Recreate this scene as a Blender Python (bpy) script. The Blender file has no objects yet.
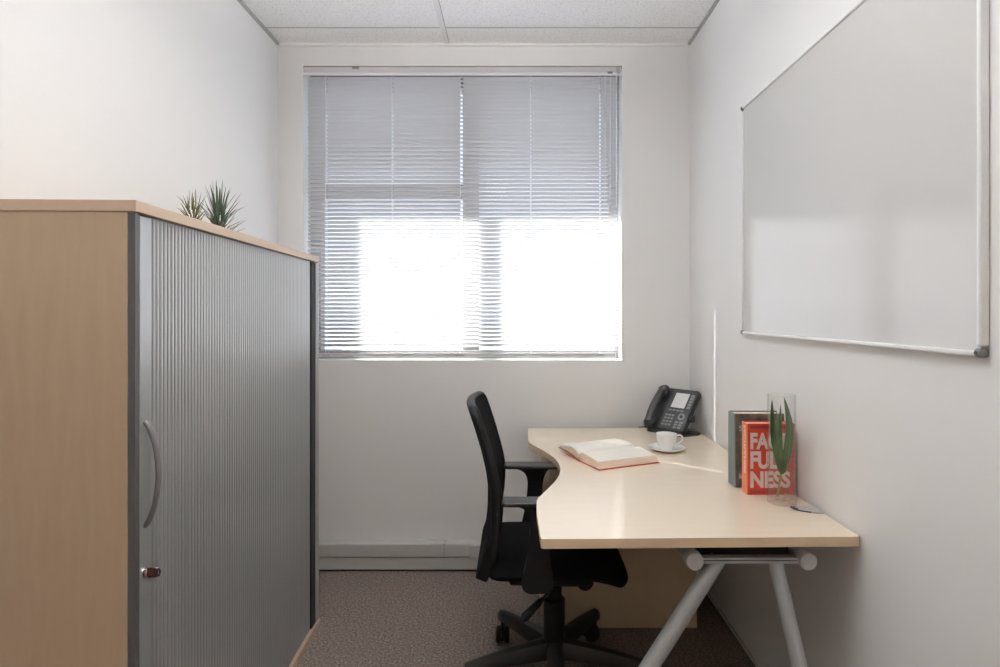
import bpy, bmesh, math, random
from mathutils import Vector, Matrix
random.seed(7)
C = bpy.context.scene.collection
PI = math.pi
F = 590.0            # focal length in pixels of the 1000 px wide frame
EYE = 1.307

# ------------------------------------------------------------------ materials
def mat(name, col, rough=0.5, metal=0.0, spec=0.5, **kw):
    m = bpy.data.materials.new(name); m.use_nodes = True
    b = m.node_tree.nodes['Principled BSDF']
    b.inputs['Base Color'].default_value = (*col, 1)
    b.inputs['Roughness'].default_value = rough
    b.inputs['Metallic'].default_value = metal
    b.inputs['Specular IOR Level'].default_value = spec
    for k, v in kw.items():
        b.inputs[k.replace('_', ' ')].default_value = v
    return m

def nodes(m):
    nt = m.node_tree
    return nt, nt.nodes, nt.links, nt.nodes['Principled BSDF']

def tex(m, kind, scale, coord='Object', stretch=(1, 1, 1), **kw):
    nt, N, L, b = nodes(m)
    tc = N.new('ShaderNodeTexCoord'); mp = N.new('ShaderNodeMapping')
    mp.inputs['Scale'].default_value = stretch
    L.new(tc.outputs[coord], mp.inputs['Vector'])
    t = N.new(kind); t.inputs['Scale'].default_value = scale
    for k, v in kw.items(): t.inputs[k].default_value = v
    L.new(mp.outputs['Vector'], t.inputs['Vector'])
    return t

def ramp(m, src, stops):
    nt, N, L, b = nodes(m)
    r = N.new('ShaderNodeValToRGB')
    e = r.color_ramp.elements
    while len(e) < len(stops): e.new(0.5)
    for i, (p, c) in enumerate(stops):
        e[i].position = p; e[i].color = (*c, 1)
    L.new(src, r.inputs['Fac'])
    return r

def bump(m, src, strength, dist=0.002):
    nt, N, L, b = nodes(m)
    bp = N.new('ShaderNodeBump'); bp.inputs['Strength'].default_value = strength
    bp.inputs['Distance'].default_value = dist
    L.new(src, bp.inputs['Height']); L.new(bp.outputs['Normal'], b.inputs['Normal'])

def wood(name, a, c, rough, stretch):
    m = mat(name, a, rough)
    t = tex(m, 'ShaderNodeTexNoise', 6.0, stretch=stretch, Detail=6.0, Roughness=0.6, Distortion=0.4)
    r = ramp(m, t.outputs['Fac'], [(0.3, a), (0.7, c)])
    nt, N, L, b = nodes(m)
    L.new(r.outputs['Color'], b.inputs['Base Color'])
    return m

WALL = mat('wall_paint', (0.80, 0.80, 0.798), 0.62, spec=0.3)
bump(WALL, tex(WALL, 'ShaderNodeTexNoise', 160.0, Detail=3.0).outputs['Fac'], 0.05, 0.001)
REVEAL = mat('white_gloss_paint', (0.86, 0.86, 0.86), 0.4)
TILE = mat('mineral_fibre_tile', (0.8, 0.8, 0.8), 0.9, spec=0.1)
_n = tex(TILE, 'ShaderNodeTexNoise', 100.0, Detail=4.0, Roughness=0.7)
_r = ramp(TILE, _n.outputs['Fac'], [(0.36, (0.74, 0.74, 0.74)), (0.46, (0.94, 0.94, 0.94)), (0.7, (0.96, 0.96, 0.96))])
TILE.node_tree.links.new(_r.outputs['Color'], TILE.node_tree.nodes['Principled BSDF'].inputs['Base Color'])
bump(TILE, _n.outputs['Fac'], 0.5, 0.004)
TBAR = mat('white_ceiling_grid', (0.84, 0.84, 0.84), 0.5)
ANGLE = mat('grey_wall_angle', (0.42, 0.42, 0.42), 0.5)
CARPET = mat('loop_pile_carpet', (0.16, 0.12, 0.11), 0.95, spec=0.1)
_n = tex(CARPET, 'ShaderNodeTexNoise', 110.0, Detail=4.0, Roughness=0.75)
_r = ramp(CARPET, _n.outputs['Fac'], [(0.33, (0.085, 0.067, 0.058)), (0.5, (0.200, 0.162, 0.141)), (0.68, (0.38, 0.315, 0.275))])
CARPET.node_tree.links.new(_r.outputs['Color'], CARPET.node_tree.nodes['Principled BSDF'].inputs['Base Color'])
bump(CARPET, _n.outputs['Fac'], 0.8, 0.006)
TRUNK = mat('grey_white_trunking', (0.50, 0.495, 0.48), 0.4)
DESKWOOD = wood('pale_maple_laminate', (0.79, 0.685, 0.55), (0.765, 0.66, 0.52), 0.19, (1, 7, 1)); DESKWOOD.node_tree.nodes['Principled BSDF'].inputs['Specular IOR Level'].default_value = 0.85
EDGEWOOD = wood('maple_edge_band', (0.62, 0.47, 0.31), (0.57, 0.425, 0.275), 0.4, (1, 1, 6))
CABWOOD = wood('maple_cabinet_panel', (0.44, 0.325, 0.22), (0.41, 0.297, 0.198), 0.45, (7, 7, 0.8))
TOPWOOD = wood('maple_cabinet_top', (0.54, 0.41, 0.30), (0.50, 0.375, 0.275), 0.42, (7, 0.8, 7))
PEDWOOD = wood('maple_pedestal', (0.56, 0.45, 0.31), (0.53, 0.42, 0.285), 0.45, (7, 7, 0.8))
TAMB = mat('silver_grey_tambour', (0.40, 0.41, 0.415), 0.30, 0.45)
GREYP = mat('grey_plastic_post', (0.075, 0.075, 0.078), 0.5)
POSTLIT = mat('lit_grey_post', (0.34, 0.34, 0.345), 0.45)  # lit copy of the post grey: light on the far post painted in
DARKGAP = mat('recess_shade', (0.012, 0.012, 0.012), 0.8)
ALU = mat('satin_aluminium', (0.66, 0.66, 0.67), 0.35, 0.85)
ALUP = mat('silver_paint_tube', (0.36, 0.37, 0.37), 0.36, 0.35)
CAPD = mat('grey_board_corner', (0.16, 0.16, 0.16), 0.4)
CAPGREY = mat('grey_end_cap', (0.40, 0.39, 0.385), 0.55)
STEEL = mat('handle_steel', (0.24, 0.24, 0.245), 0.35, 0.7)
CHROME = mat('chrome', (0.85, 0.85, 0.86), 0.12, 1.0)
KEYP = mat('dark_red_key_plastic', (0.045, 0.014, 0.012), 0.3)
KEYB = mat('red_key_badge', (0.16, 0.045, 0.035), 0.4)
BLACKF = mat('black_seat_fabric', (0.0055, 0.0055, 0.006), 0.95, spec=0.08)
bump(BLACKF, tex(BLACKF, 'ShaderNodeTexNoise', 420.0, Detail=2.0).outputs['Fac'], 0.3, 0.001)
BLACKM = mat('black_mesh_fabric', (0.006, 0.006, 0.0065), 0.9, spec=0.1)
bump(BLACKM, tex(BLACKM, 'ShaderNodeTexVoronoi', 260.0).outputs['Distance'], 0.4, 0.001)
BLACKP = mat('black_nylon_plastic', (0.007, 0.007, 0.0075), 0.5, spec=0.22)
ARMPAD = mat('black_arm_pad', (0.014, 0.0145, 0.016), 0.42)
BASEP = mat('dark_grey_base_plastic', (0.017, 0.016, 0.015), 0.5, spec=0.35)
PHONEP = mat('charcoal_phone_plastic', (0.024, 0.026, 0.028), 0.38)
PHONEF = mat('dark_grey_phone_face', (0.050, 0.053, 0.056), 0.33)
KEYCAP = mat('grey_phone_keys', (0.22, 0.23, 0.24), 0.4)
SCREEN = mat('pale_lcd', (0.72, 0.74, 0.74), 0.15)
CHINA = mat('white_china', (0.84, 0.84, 0.83), 0.12)
COFFEE = mat('coffee', (0.05, 0.02, 0.01), 0.1)
PAPER = mat('book_paper', (0.82, 0.79, 0.72), 0.7)
PAGEEDGE = mat('book_page_edge', (0.78, 0.66, 0.54), 0.8)
_w = tex(PAGEEDGE, 'ShaderNodeTexNoise', 8.0, stretch=(1, 1, 160), Detail=2.0)
_r = ramp(PAGEEDGE, _w.outputs['Fac'], [(0.35, (0.66, 0.50, 0.39)), (0.65, (0.84, 0.74, 0.62))])
PAGEEDGE.node_tree.links.new(_r.outputs['Color'], PAGEEDGE.node_tree.nodes['Principled BSDF'].inputs['Base Color'])
REDC = mat('dark_red_board', (0.42, 0.075, 0.055), 0.45)
REDBOOK = mat('red_jacket', (0.47, 0.032, 0.016), 0.35)
ORANGESP = mat('orange_spine', (0.70, 0.22, 0.10), 0.4)
LETTER = mat('pale_grey_print', (0.58, 0.52, 0.49), 0.5)
DARKRED = mat('dark_red_print', (0.20, 0.018, 0.014), 0.5)
CREAMPR = mat('cream_print', (0.80, 0.62, 0.48), 0.5)
GREYBOOK = mat('dark_photo_jacket', (0.06, 0.05, 0.045), 0.4)
_n = tex(GREYBOOK, 'ShaderNodeTexNoise', 22.0, Detail=6.0, Roughness=0.65)
_r = ramp(GREYBOOK, _n.outputs['Fac'], [(0.35, (0.025, 0.022, 0.020)), (0.52, (0.10, 0.085, 0.075)), (0.7, (0.26, 0.17, 0.12))])
GREYBOOK.node_tree.links.new(_r.outputs['Color'], GREYBOOK.node_tree.nodes['Principled BSDF'].inputs['Base Color'])
TEALSP = mat('grey_teal_spine', (0.15, 0.185, 0.18), 0.45)
GREYPRINT = mat('grey_print', (0.50, 0.50, 0.50), 0.5)
GROMMET = mat('grey_port_cover', (0.36, 0.355, 0.35), 0.4)
FRAMEW = mat('pale_anodised_frame', (0.80, 0.80, 0.80), 0.35, 0.1)
BOARD = mat('whiteboard_enamel', (0.56, 0.555, 0.545), 0.10, spec=1.0)
DARKP = mat('dark_corner_plastic', (0.05, 0.05, 0.05), 0.4)
MIDP = mat('grey_corner_plastic', (0.40, 0.40, 0.40), 0.4)
LEAF = mat('aloe_leaf', (0.055, 0.15, 0.030), 0.4)
_n = tex(LEAF, 'ShaderNodeTexNoise', 14.0, Detail=4.0)
_r = ramp(LEAF, _n.outputs['Fac'], [(0.35, (0.020, 0.060, 0.014)), (0.58, (0.060, 0.130, 0.034)), (0.8, (0.22, 0.25, 0.07))])
LEAF.node_tree.links.new(_r.outputs['Color'], LEAF.node_tree.nodes['Principled BSDF'].inputs['Base Color'])
STEM = mat('pale_stem', (0.30, 0.24, 0.12), 0.6)
SPIKE = mat('grey_green_leaf', (0.055, 0.085, 0.050), 0.5)
SPIKE2 = mat('olive_leaf', (0.12, 0.13, 0.045), 0.5)
CLAYW = mat('white_ceramic', (0.78, 0.78, 0.77), 0.4)
MULL = mat('grey_window_aluminium', (0.30, 0.30, 0.30), 0.5, 0.2)
CORD = mat('white_blind_cord', (0.85, 0.85, 0.85), 0.6)
RAILW = mat('white_blind_rail', (0.62, 0.62, 0.625), 0.4)
RAILD = mat('grey_blind_slot', (0.22, 0.22, 0.22), 0.5)
CONC = mat('exterior_render', (0.55, 0.53, 0.50), 0.8)

def slat_mat():
    m = bpy.data.materials.new('white_slat_vinyl'); m.use_nodes = True
    nt = m.node_tree; N = nt.nodes; L = nt.links
    b = N['Principled BSDF']; b.inputs['Base Color'].default_value = (0.69, 0.69, 0.70, 1)
    b.inputs['Roughness'].default_value = 0.45
    t = N.new('ShaderNodeBsdfTranslucent'); t.inputs['Color'].default_value = (0.70, 0.70, 0.72, 1)
    mx = N.new('ShaderNodeMixShader'); mx.inputs[0].default_value = 0.05
    L.new(b.outputs[0], mx.inputs[1]); L.new(t.outputs[0], mx.inputs[2])
    L.new(mx.outputs[0], N['Material Output'].inputs['Surface'])
    return m
SLAT = slat_mat()

def clear_mat(name, tint, ior=1.45):
    m = bpy.data.materials.new(name); m.use_nodes = True
    nt = m.node_tree; N = nt.nodes; L = nt.links
    N.remove(N['Principled BSDF'])
    tr = N.new('ShaderNodeBsdfTransparent'); tr.inputs['Color'].default_value = (*tint, 1)
    gl = N.new('ShaderNodeBsdfGlossy'); gl.inputs['Roughness'].default_value = 0.02
    lw = N.new('ShaderNodeLayerWeight'); lw.inputs['Blend'].default_value = 0.5
    pw = N.new('ShaderNodeMath'); pw.operation = 'POWER'; pw.inputs[1].default_value = 5.0
    fr = N.new('ShaderNodeMath'); fr.operation = 'MULTIPLY_ADD'; fr.inputs[1].default_value = 0.9
    fr.inputs[2].default_value = ((ior-1)/(ior+1))**2
    L.new(lw.outputs['Facing'], pw.inputs[0]); L.new(pw.outputs[0], fr.inputs[0])
    mx = N.new('ShaderNodeMixShader')
    L.new(fr.outputs[0], mx.inputs[0]); L.new(tr.outputs[0], mx.inputs[1]); L.new(gl.outputs[0], mx.inputs[2])
    L.new(mx.outputs[0], N['Material Output'].inputs['Surface'])
    return m
PANE = clear_mat('window_glass', (0.95, 0.96, 0.97))
VASEG = clear_mat('vase_glass', (0.985, 0.988, 0.985), 1.5)

def emit_mat(name, col, s):
    m = bpy.data.materials.new(name); m.use_nodes = True
    nt = m.node_tree; N = nt.nodes; L = nt.links
    N.remove(N['Principled BSDF'])
    e = N.new('ShaderNodeEmission'); e.inputs['Color'].default_value = (*col, 1); e.inputs['Strength'].default_value = s
    L.new(e.outputs[0], N['Material Output'].inputs['Surface'])
    return m
FILL = emit_mat('fill_diffuser', (1.0, 0.993, 0.982), 9.0)
FILLUP = emit_mat('fill_uplight', (1.0, 0.995, 0.988), 70.0)
FILLHALL = emit_mat('fill_warm', (1.0, 0.72, 0.48), 34.0)
HALLFLOOR = wood('corridor_oak_floor', (0.52, 0.33, 0.18), (0.45, 0.28, 0.15), 0.4, (7, 1, 1))

# ------------------------------------------------------------------ mesh helpers
def BM(): return bmesh.new()

def bx(bm, x0, x1, y0, y1, z0, z1, M=None):
    v = [bm.verts.new(p) for p in ((x0,y0,z0),(x1,y0,z0),(x1,y1,z0),(x0,y1,z0),(x0,y0,z1),(x1,y0,z1),(x1,y1,z1),(x0,y1,z1))]
    for f in ((0,3,2,1),(4,5,6,7),(0,1,5,4),(1,2,6,5),(2,3,7,6),(3,0,4,7)):
        bm.faces.new([v[i] for i in f])
    if M is not None:
        for q in v: q.co = M @ q.co
    return bm

def ring(bm, c, n, r, seg, up=None, sx=1.0, sy=1.0):
    n = Vector(n).normalized()
    a = Vector(up) if up is not None else (Vector((0,0,1)) if abs(n.z) < 0.9 else Vector((1,0,0)))
    u = n.cross(a).normalized(); w = n.cross(u).normalized()
    return [bm.verts.new(Vector(c) + u*(r*sx*math.cos(2*PI*i/seg)) + w*(r*sy*math.sin(2*PI*i/seg))) for i in range(seg)]

def skin(bm, rings, cap=True):
    seg = len(rings[0])
    for a, b in zip(rings, rings[1:]):
        for i in range(seg):
            j = (i+1) % seg
            bm.faces.new((a[i], a[j], b[j], b[i]))
    if cap:
        bm.faces.new(rings[0][::-1]); bm.faces.new(rings[-1])

def tube(bm, pts, r, seg=16, up=None, sx=1.0, sy=1.0):
    pts = [Vector(p) for p in pts]
    rs = r if isinstance(r, (list, tuple)) else [r]*len(pts)
    rings = []
    for i, p in enumerate(pts):
        n = (pts[min(i+1, len(pts)-1)] - pts[max(i-1, 0)])
        rings.append(ring(bm, p, n, rs[i], seg, up, sx, sy))
    skin(bm, rings)
    return bm

def lathe(bm, prof, c=(0,0,0), seg=40, close=False):
    rings = []
    for r, z in prof:
        rings.append([bm.verts.new((c[0]+r*math.cos(2*PI*i/seg), c[1]+r*math.sin(2*PI*i/seg), c[2]+z)) for i in range(seg)])
    for a, b in zip(rings, rings[1:]):
        for i in range(seg):
            j = (i+1) % seg
            bm.faces.new((a[i], a[j], b[j], b[i]))
    if close:
        a, b = rings[-1], rings[0]
        for i in range(seg):
            j = (i+1) % seg
            bm.faces.new((a[i], a[j], b[j], b[i]))
    else:
        bm.faces.new(rings[0][::-1]); bm.faces.new(rings[-1])
    return bm

def prism(bm, poly, h0, h1, axis='z', M=None):
    def P(a, b, h): return {'z': (a, b, h), 'y': (a, h, b), 'x': (h, a, b)}[axis]
    lo = [bm.verts.new(P(a, b, h0)) for a, b in poly]; hi = [bm.verts.new(P(a, b, h1)) for a, b in poly]
    bm.faces.new(lo[::-1]); bm.faces.new(hi)
    n = len(poly)
    for i in range(n):
        j = (i+1) % n
        bm.faces.new((lo[i], lo[j], hi[j], hi[i]))
    if M is not None:
        for q in lo+hi: q.co = M @ q.co
    return bm

def catmull(P, n=6):
    out = []
    P = [Vector(p) for p in P]
    for i in range(len(P)-1):
        a = P[max(i-1,0)]; b = P[i]; c = P[i+1]; d = P[min(i+2, len(P)-1)]
        for k in range(n):
            t = k/n
            out.append(0.5*((2*b) + (c-a)*t + (2*a-5*b+4*c-d)*t*t + (3*b-a-3*c+d)*t**3))
    out.append(P[-1])
    return out

def obj(name, bm, m, parent=None, off=None, bevel=0.0, seg=2, smooth=False, extra=None):
    """link one mesh object; geometry given in world axes is moved to the root's frame with off"""
    bmesh.ops.recalc_face_normals(bm, faces=bm.faces)
    if off is not None:
        bmesh.ops.translate(bm, verts=bm.verts, vec=-Vector(off))
    me = bpy.data.meshes.new(name); bm.to_mesh(me); bm.free()
    me.materials.append(m)
    if smooth:
        for p in me.polygons: p.use_smooth = True
    o = bpy.data.objects.new(name, me); C.objects.link(o)
    if parent is not None: o.parent = parent
    if bevel:
        b = o.modifiers.new('Bevel', 'BEVEL'); b.width = bevel; b.segments = seg
        b.limit_method = 'ANGLE'; b.angle_limit = math.radians(40)
    if smooth and smooth != 'all':
        try:
            me.set_sharp_from_angle(angle=math.radians(35))
        except Exception: pass
    return o

def thing(name, label, cat, loc=(0,0,0), rotz=0.0, group=None):
    o = bpy.data.objects.new(name, None); C.objects.link(o)
    o.empty_display_size = 0.05
    o.location = loc; o.rotation_euler = (0, 0, rotz)
    o['label'] = label; o['category'] = cat
    if group: o['group'] = group
    return o

def struct(name, bm, m, label=None, parent=None, **kw):
    o = obj(name, bm, m, parent, **kw)
    if parent is None:
        o['kind'] = 'structure'
        if label: o['label'] = label
    return o

def text_mesh(name, txt, m, parent, width, height, M, thick=0.0006, bold=0.0):
    """letters as flat raised print, scaled to width x height, placed with matrix M (x right, y up)"""
    cu = bpy.data.curves.new(name, 'FONT'); cu.body = txt; cu.size = 1.0; cu.offset = bold
    cu.extrude = 0.5; cu.resolution_u = 4
    t = bpy.data.objects.new(name + '_src', cu); C.objects.link(t)
    dg = bpy.context.evaluated_depsgraph_get(); dg.update()
    me = bpy.data.meshes.new_from_object(t.evaluated_get(dg))
    bpy.data.objects.remove(t); bpy.data.curves.remove(cu)
    xs = [v.co.x for v in me.vertices]; ys = [v.co.y for v in me.vertices]
    x0, x1, y0, y1 = min(xs), max(xs), min(ys), max(ys)
    for v in me.vertices:
        v.co = M @ Vector(((v.co.x-x0)/(x1-x0)*width, (v.co.y-y0)/(y1-y0)*height, v.co.z*2*thick))
    me.materials.clear(); me.materials.append(m)
    o = bpy.data.objects.new(name, me); C.objects.link(o); o.parent = parent
    return o

# ------------------------------------------------------------------ the room
XL, XR = -1.215, 0.895          # side walls
YB, YF = 3.026, -0.70           # window wall, wall behind the camera
ZC = 2.681                      # ceiling
WX0, WX1, WZ0, WZ1 = -1.0900, 0.5520, 1.056, 2.569   # window opening
YE = 3.325                      # outer face of the window wall

struct('floor', bx(BM(), XL-0.1, XR+0.1, YF-0.1, YE, -0.1, 0), CARPET)
struct('wall_left', bx(BM(), XL-0.1, XL, -2.8, YE, 0, ZC+0.06), WALL)
struct('wall_right', bx(BM(), XR, XR+0.1, -2.8, YE, 0, ZC+0.06), WALL)

bm = BM()   # one sheet with a rectangular opening, extruded through
def holed(bm, xs, zs, y0, y1, skip):
    for i in range(3):
        for k in range(3):
            if (i, k) in skip: continue
            bx(bm, xs[i], xs[i+1], y0, y1, zs[k], zs[k+1])
    bmesh.ops.remove_doubles(bm, verts=bm.verts, dist=1e-5)
    dup = {}
    for f in bm.faces:
        key = tuple(sorted(v.index for v in f.verts)); dup.setdefault(key, []).append(f)
    bm.verts.index_update()
    dup = {}
    for f in bm.faces: dup.setdefault(tuple(sorted(v.index for v in f.verts)), []).append(f)
    bmesh.ops.delete(bm, geom=[f for fs in dup.values() if len(fs) > 1 for f in fs], context='FACES_ONLY')
holed(bm, (XL, WX0, WX1, XR), (0, WZ0, WZ1, ZC+0.06), YB, YE, {(1, 1)})
# projecting concrete ledge of the facade above the window
bx(bm, -2.6, 2.6, YE, YE+0.512, 2.60, 2.75)
struct('wall_back', bm, WALL)

# door wall behind the camera: unseen doorway and corridor, opened for an added warm lamp
DX0, DX1, DH, YH = -0.95, 0.45, 2.04, -2.70
bm = BM(); bx(bm, XL, DX0, YF-0.1, YF, 0, ZC+0.06); bx(bm, DX1, XR, YF-0.1, YF, 0, ZC+0.06); bx(bm, DX0, DX1, YF-0.1, YF, DH, ZC+0.06)
struct('wall_front', bm, WALL)
d = struct('door_1', bx(BM(), DX0, DX0+0.05, YF-0.11, YF+0.01, 0.0, DH), REVEAL)
obj('frame_side', bx(BM(), DX1-0.05, DX1, YF-0.11, YF+0.01, 0.0, DH), REVEAL, d)
obj('frame_head', bx(BM(), DX0+0.05, DX1-0.05, YF-0.11, YF+0.01, DH-0.05, DH), REVEAL, d)
struct('floor_corridor', bx(BM(), XL-0.1, XR+0.1, YH-0.1, YF-0.1, -0.1, 0), HALLFLOOR)
struct('wall_corridor', bx(BM(), XL-0.1, XR+0.1, YH-0.1, YH, 0, ZC+0.06), WALL)
struct('ceiling_corridor', bx(BM(), XL-0.1, XR+0.1, YH, YF-0.1, ZC, ZC+0.06), WALL)
t = thing('added_corridor_fill', 'added warm round fill lamp, unseen in the corridor outside the doorway', 'added light', (-0.25, -1.70, ZC-0.06))
obj('base', lathe(BM(), [(0.20,0.03),(0.22,0.035),(0.22,0.06)], (0,0,0), 32), TBAR, t)
obj('diffuser', lathe(BM(), [(0.05,0.0),(0.16,0.006),(0.195,0.0295)], (0,0,0), 32), FILLHALL, t, smooth=True)

# ceiling: tile field with T-bars and the wall angle
c = struct('ceiling', bx(BM(), XL, XR, YF, YB, ZC, ZC+0.03), TILE)
bm = BM()
for x in (-0.35,):
    bx(bm, x-0.012, x+0.012, YF, YB, ZC-0.006, ZC)
obj('grid_bar', bm, TBAR, c)
for k, y in enumerate((2.85, 2.25, 1.65, 1.05, 0.45, -0.15)):
    obj('joint_and_shade_line', bx(BM(), XL, XR, y-0.0025, y+0.0025, ZC-0.0015, ZC), MIDP, c)
shade_bm = BM(); bx(shade_bm, -0.3375, -0.3345, YF, YB, ZC-0.001, ZC); obj('joint_and_shade_line', shade_bm, MIDP, c)  # thin grey line painted as the shadow along the grid bar
bm = BM(); bx(bm, XL, XR, YB-0.014, YB, ZC-0.012, ZC); obj('wall_angle', bm, TBAR, c)
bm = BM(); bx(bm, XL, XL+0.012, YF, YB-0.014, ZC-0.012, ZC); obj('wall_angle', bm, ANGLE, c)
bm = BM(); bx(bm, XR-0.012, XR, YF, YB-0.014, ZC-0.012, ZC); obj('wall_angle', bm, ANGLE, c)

# added fill light bar, unseen above the frame, to lift ceiling and walls
t = thing('added_fill_bar', 'added slim white fill light bar, unseen, hung from ceiling above the cupboard', 'pendant light', (-0.16, 1.15, 2.42))
bm = BM(); bx(bm, -0.11, -0.095, -0.62, 0.62, -0.02, 0.02); bx(bm, 0.095, 0.11, -0.62, 0.62, -0.02, 0.02); bx(bm, -0.095, 0.095, -0.62, -0.60, -0.02, 0.02); bx(bm, -0.095, 0.095, 0.60, 0.62, -0.02, 0.02)
obj('housing', bm, TBAR, t)
obj('upper_diffuser', bx(BM(), -0.095, 0.095, -0.60, 0.60, 0.006, 0.012), FILLUP, t)
obj('lower_diffuser', bx(BM(), -0.095, 0.095, -0.60, 0.60, -0.012, -0.006), FILL, t)
for yy in (-0.55, 0.55):
    obj('suspension_cable', tube(BM(), [(0, yy, 0.012), (0, yy, ZC-2.42)], 0.0015, 6), STEEL, t)

# skirting trunking on the window wall
bm = BM(); bx(bm, XL, XR, YB-0.060, YB, 0.011, 0.0725)
tr = struct('baseboard_back', bm, TRUNK, bevel=0.003)
bm = BM(); bx(bm, XL, XR, YB-0.066, YB, 0.0755, 0.143); obj('upper_cover', bm, TRUNK, tr, bevel=0.006)
xj = (444-515)/200.0; obj('cover_joint', bx(BM(), xj-0.005, xj+0.005, YB-0.0675, YB-0.02, 0.0745, 0.1445), MIDP, tr)
xj = (476-515)/200.0; obj('coupling_clip', bx(BM(), xj-0.035, xj+0.02, YB-0.070, YB-0.02, 0.0735, 0.139), TRUNK, tr, bevel=0.004)
struct('baseboard_right', bx(BM(), XR-0.008, XR, YF, YB-0.07, 0, 0.012), TRUNK)

# window: aluminium frame, mullion, transom, panes
YW = 3.165
w = bpy.data.objects.new('window_1', None); C.objects.link(w); w['kind'] = 'structure'; w.location = (0, YW, 0)
def wpart(name, m, *b):
    bm = BM(); bx(bm, *b); return obj(name, bm, m, w, off=(0, YW, 0))
wpart('frame_side', MULL, WX0, WX0+0.06, YW-0.03, YW+0.03, WZ0, WZ1)
wpart('frame_side', MULL, WX1-0.05, WX1, YW-0.03, YW+0.03, WZ0, WZ1)
wpart('frame_head', MULL, WX0+0.06, WX1-0.05, YW-0.03, YW+0.03, WZ1-0.07, WZ1)
wpart('frame_foot', MULL, WX0+0.06, WX1-0.05, YW-0.03, YW+0.03, WZ0, WZ0+0.05)
wpart('mullion', MULL, -0.280, -0.193, YW-0.010, YW+0.010, WZ0+0.05, WZ1-0.07)
wpart('transom', MULL, WX0+0.06, -0.280, YW-0.02, YW+0.02, 1.915, 1.985)
wpart('pane', PANE, WX0+0.06, -0.280, YW-0.003, YW+0.003, 1.985, WZ1-0.07)
wpart('pane', PANE, WX0+0.06, -0.280, YW-0.003, YW+0.003, WZ0+0.05, 1.915)
wpart('pane', PANE, -0.193, WX1-0.05, YW-0.003, YW+0.003, WZ0+0.05, WZ1-0.07)
bm = BM(); bx(bm, WX0, WX1, YB, YW-0.03, WZ0, WZ0+0.004); obj('sill_board', bm, REVEAL, w, off=(0, YW, 0))
bm = BM(); bx(bm, WX0, WX0+0.003, YB, YW-0.03, WZ0+0.004, WZ1); obj('reveal_lining', bm, REVEAL, w, off=(0, YW, 0))
bm = BM(); bx(bm, WX1-0.003, WX1, YB, YW-0.03, WZ0+0.004, WZ1); obj('reveal_lining', bm, REVEAL, w, off=(0, YW, 0))

# ------------------------------------------------------------------ venetian blind
YV = 3.058
BX0, BX1 = -1.073, 0.532
bl = thing('venetian_blind', 'white venetian blind hanging closed in the window opening', 'blind', (-0.27, YV, 1.08))
OFF = (-0.27, YV, 1.08)
bm = BM(); bx(bm, WX0+0.004, WX1-0.004, YV-0.030, YV+0.014, 2.5375, 2.566)
hr = obj('headrail', bm, RAILW, bl, off=OFF, bevel=0.003)
obj('headrail_glow_strip', bx(BM(), WX0+0.004, WX1-0.004, YV-0.030, YV-0.020, 2.523, 2.5365), REVEAL, hr, off=OFF)  # white strip standing in for light glowing through the gap
obj('bracket', bx(BM(), -0.835, -0.800, YV-0.033, YV-0.025, 2.554, 2.566), RAILD, hr, off=OFF)
obj('cord_lock', bx(BM(), 0.475, 0.500, YV-0.034, YV-0.025, 2.530, 2.540), RAILD, hr, off=OFF)
obj('bracket', bx(BM(), 0.520, 0.540, YV-0.034, YV-0.025, 2.530, 2.566), MIDP, hr, off=OFF)
# slats: shallow curved strips, inner edge tipped up, pierced where the cords run
PITCH = 0.0212; NS = 66; WID = 0.0255; TH = math.radians(37)
zt = 2.513
cordx = [(p-515)/192.9 for p in (327, 393, 462, 531, 600)]
bm = BM()
def slat(bm, x0, x1, zc, u0=-0.5, u1=0.5, n=4, tilt=TH):
    rows = []
    for k in range(n+1):
        u = u0 + (u1-u0)*k/n
        s = u*WID; cr = 0.0022*(1-4*u*u)
        y = -s*math.cos(tilt) + cr*math.sin(tilt); z = s*math.sin(tilt) + cr*math.cos(tilt)
        rows.append((YV+y, zc+z))
    for (ya, za), (yb, zb) in zip(rows, rows[1:]):
        bm.faces.new([bm.verts.new(p) for p in ((x0,ya,za),(x1,ya,za),(x1,yb,zb),(x0,yb,zb))])
HOLES = (0.0016, 0.0016, 0.0072, 0.0016, 0.0040)
HLEN = (0.15, 0.15, 0.20, 0.15, 0.13)      # half length of each hole across the slat
for i in range(NS):
    z = zt - i*PITCH
    xs = [BX0 + random.uniform(-0.0015, 0.0015)]
    for cx, hw in zip(cordx, HOLES): xs += [cx-hw, cx+hw]
    xs.append(BX1 + random.uniform(-0.0015, 0.0015))
    for k in range(0, len(xs), 2): slat(bm, xs[k], xs[k+1], z, tilt=TH)
    for cx, hw, hl in zip(cordx, HOLES, HLEN):
        slat(bm, cx-hw, cx+hw, z, -0.5, -hl, 2); slat(bm, cx-hw, cx+hw, z, hl, 0.5, 2)
bmesh.ops.remove_doubles(bm, verts=bm.verts, dist=1e-5)
sl = obj('slats', bm, SLAT, bl, off=OFF, smooth='all')
bm = BM(); bx(bm, BX0, BX1-0.012, YV-0.014, YV+0.012, 1.073, 1.094)
br = obj('bottom_rail', bm, RAILW, bl, off=OFF, bevel=0.004)
for cx in (cordx[0], cordx[2]-0.01, cordx[4]):
    obj('rail_plug', bx(BM(), cx-0.02, cx+0.02, YV-0.0165, YV-0.012, 1.078, 1.090), TRUNK, br, off=OFF)
obj('lower_slat_stack', bx(BM(), BX0, BX1, YV-0.011, YV+0.011, 1.103, 1.108), MIDP, bl, off=OFF)
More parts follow.
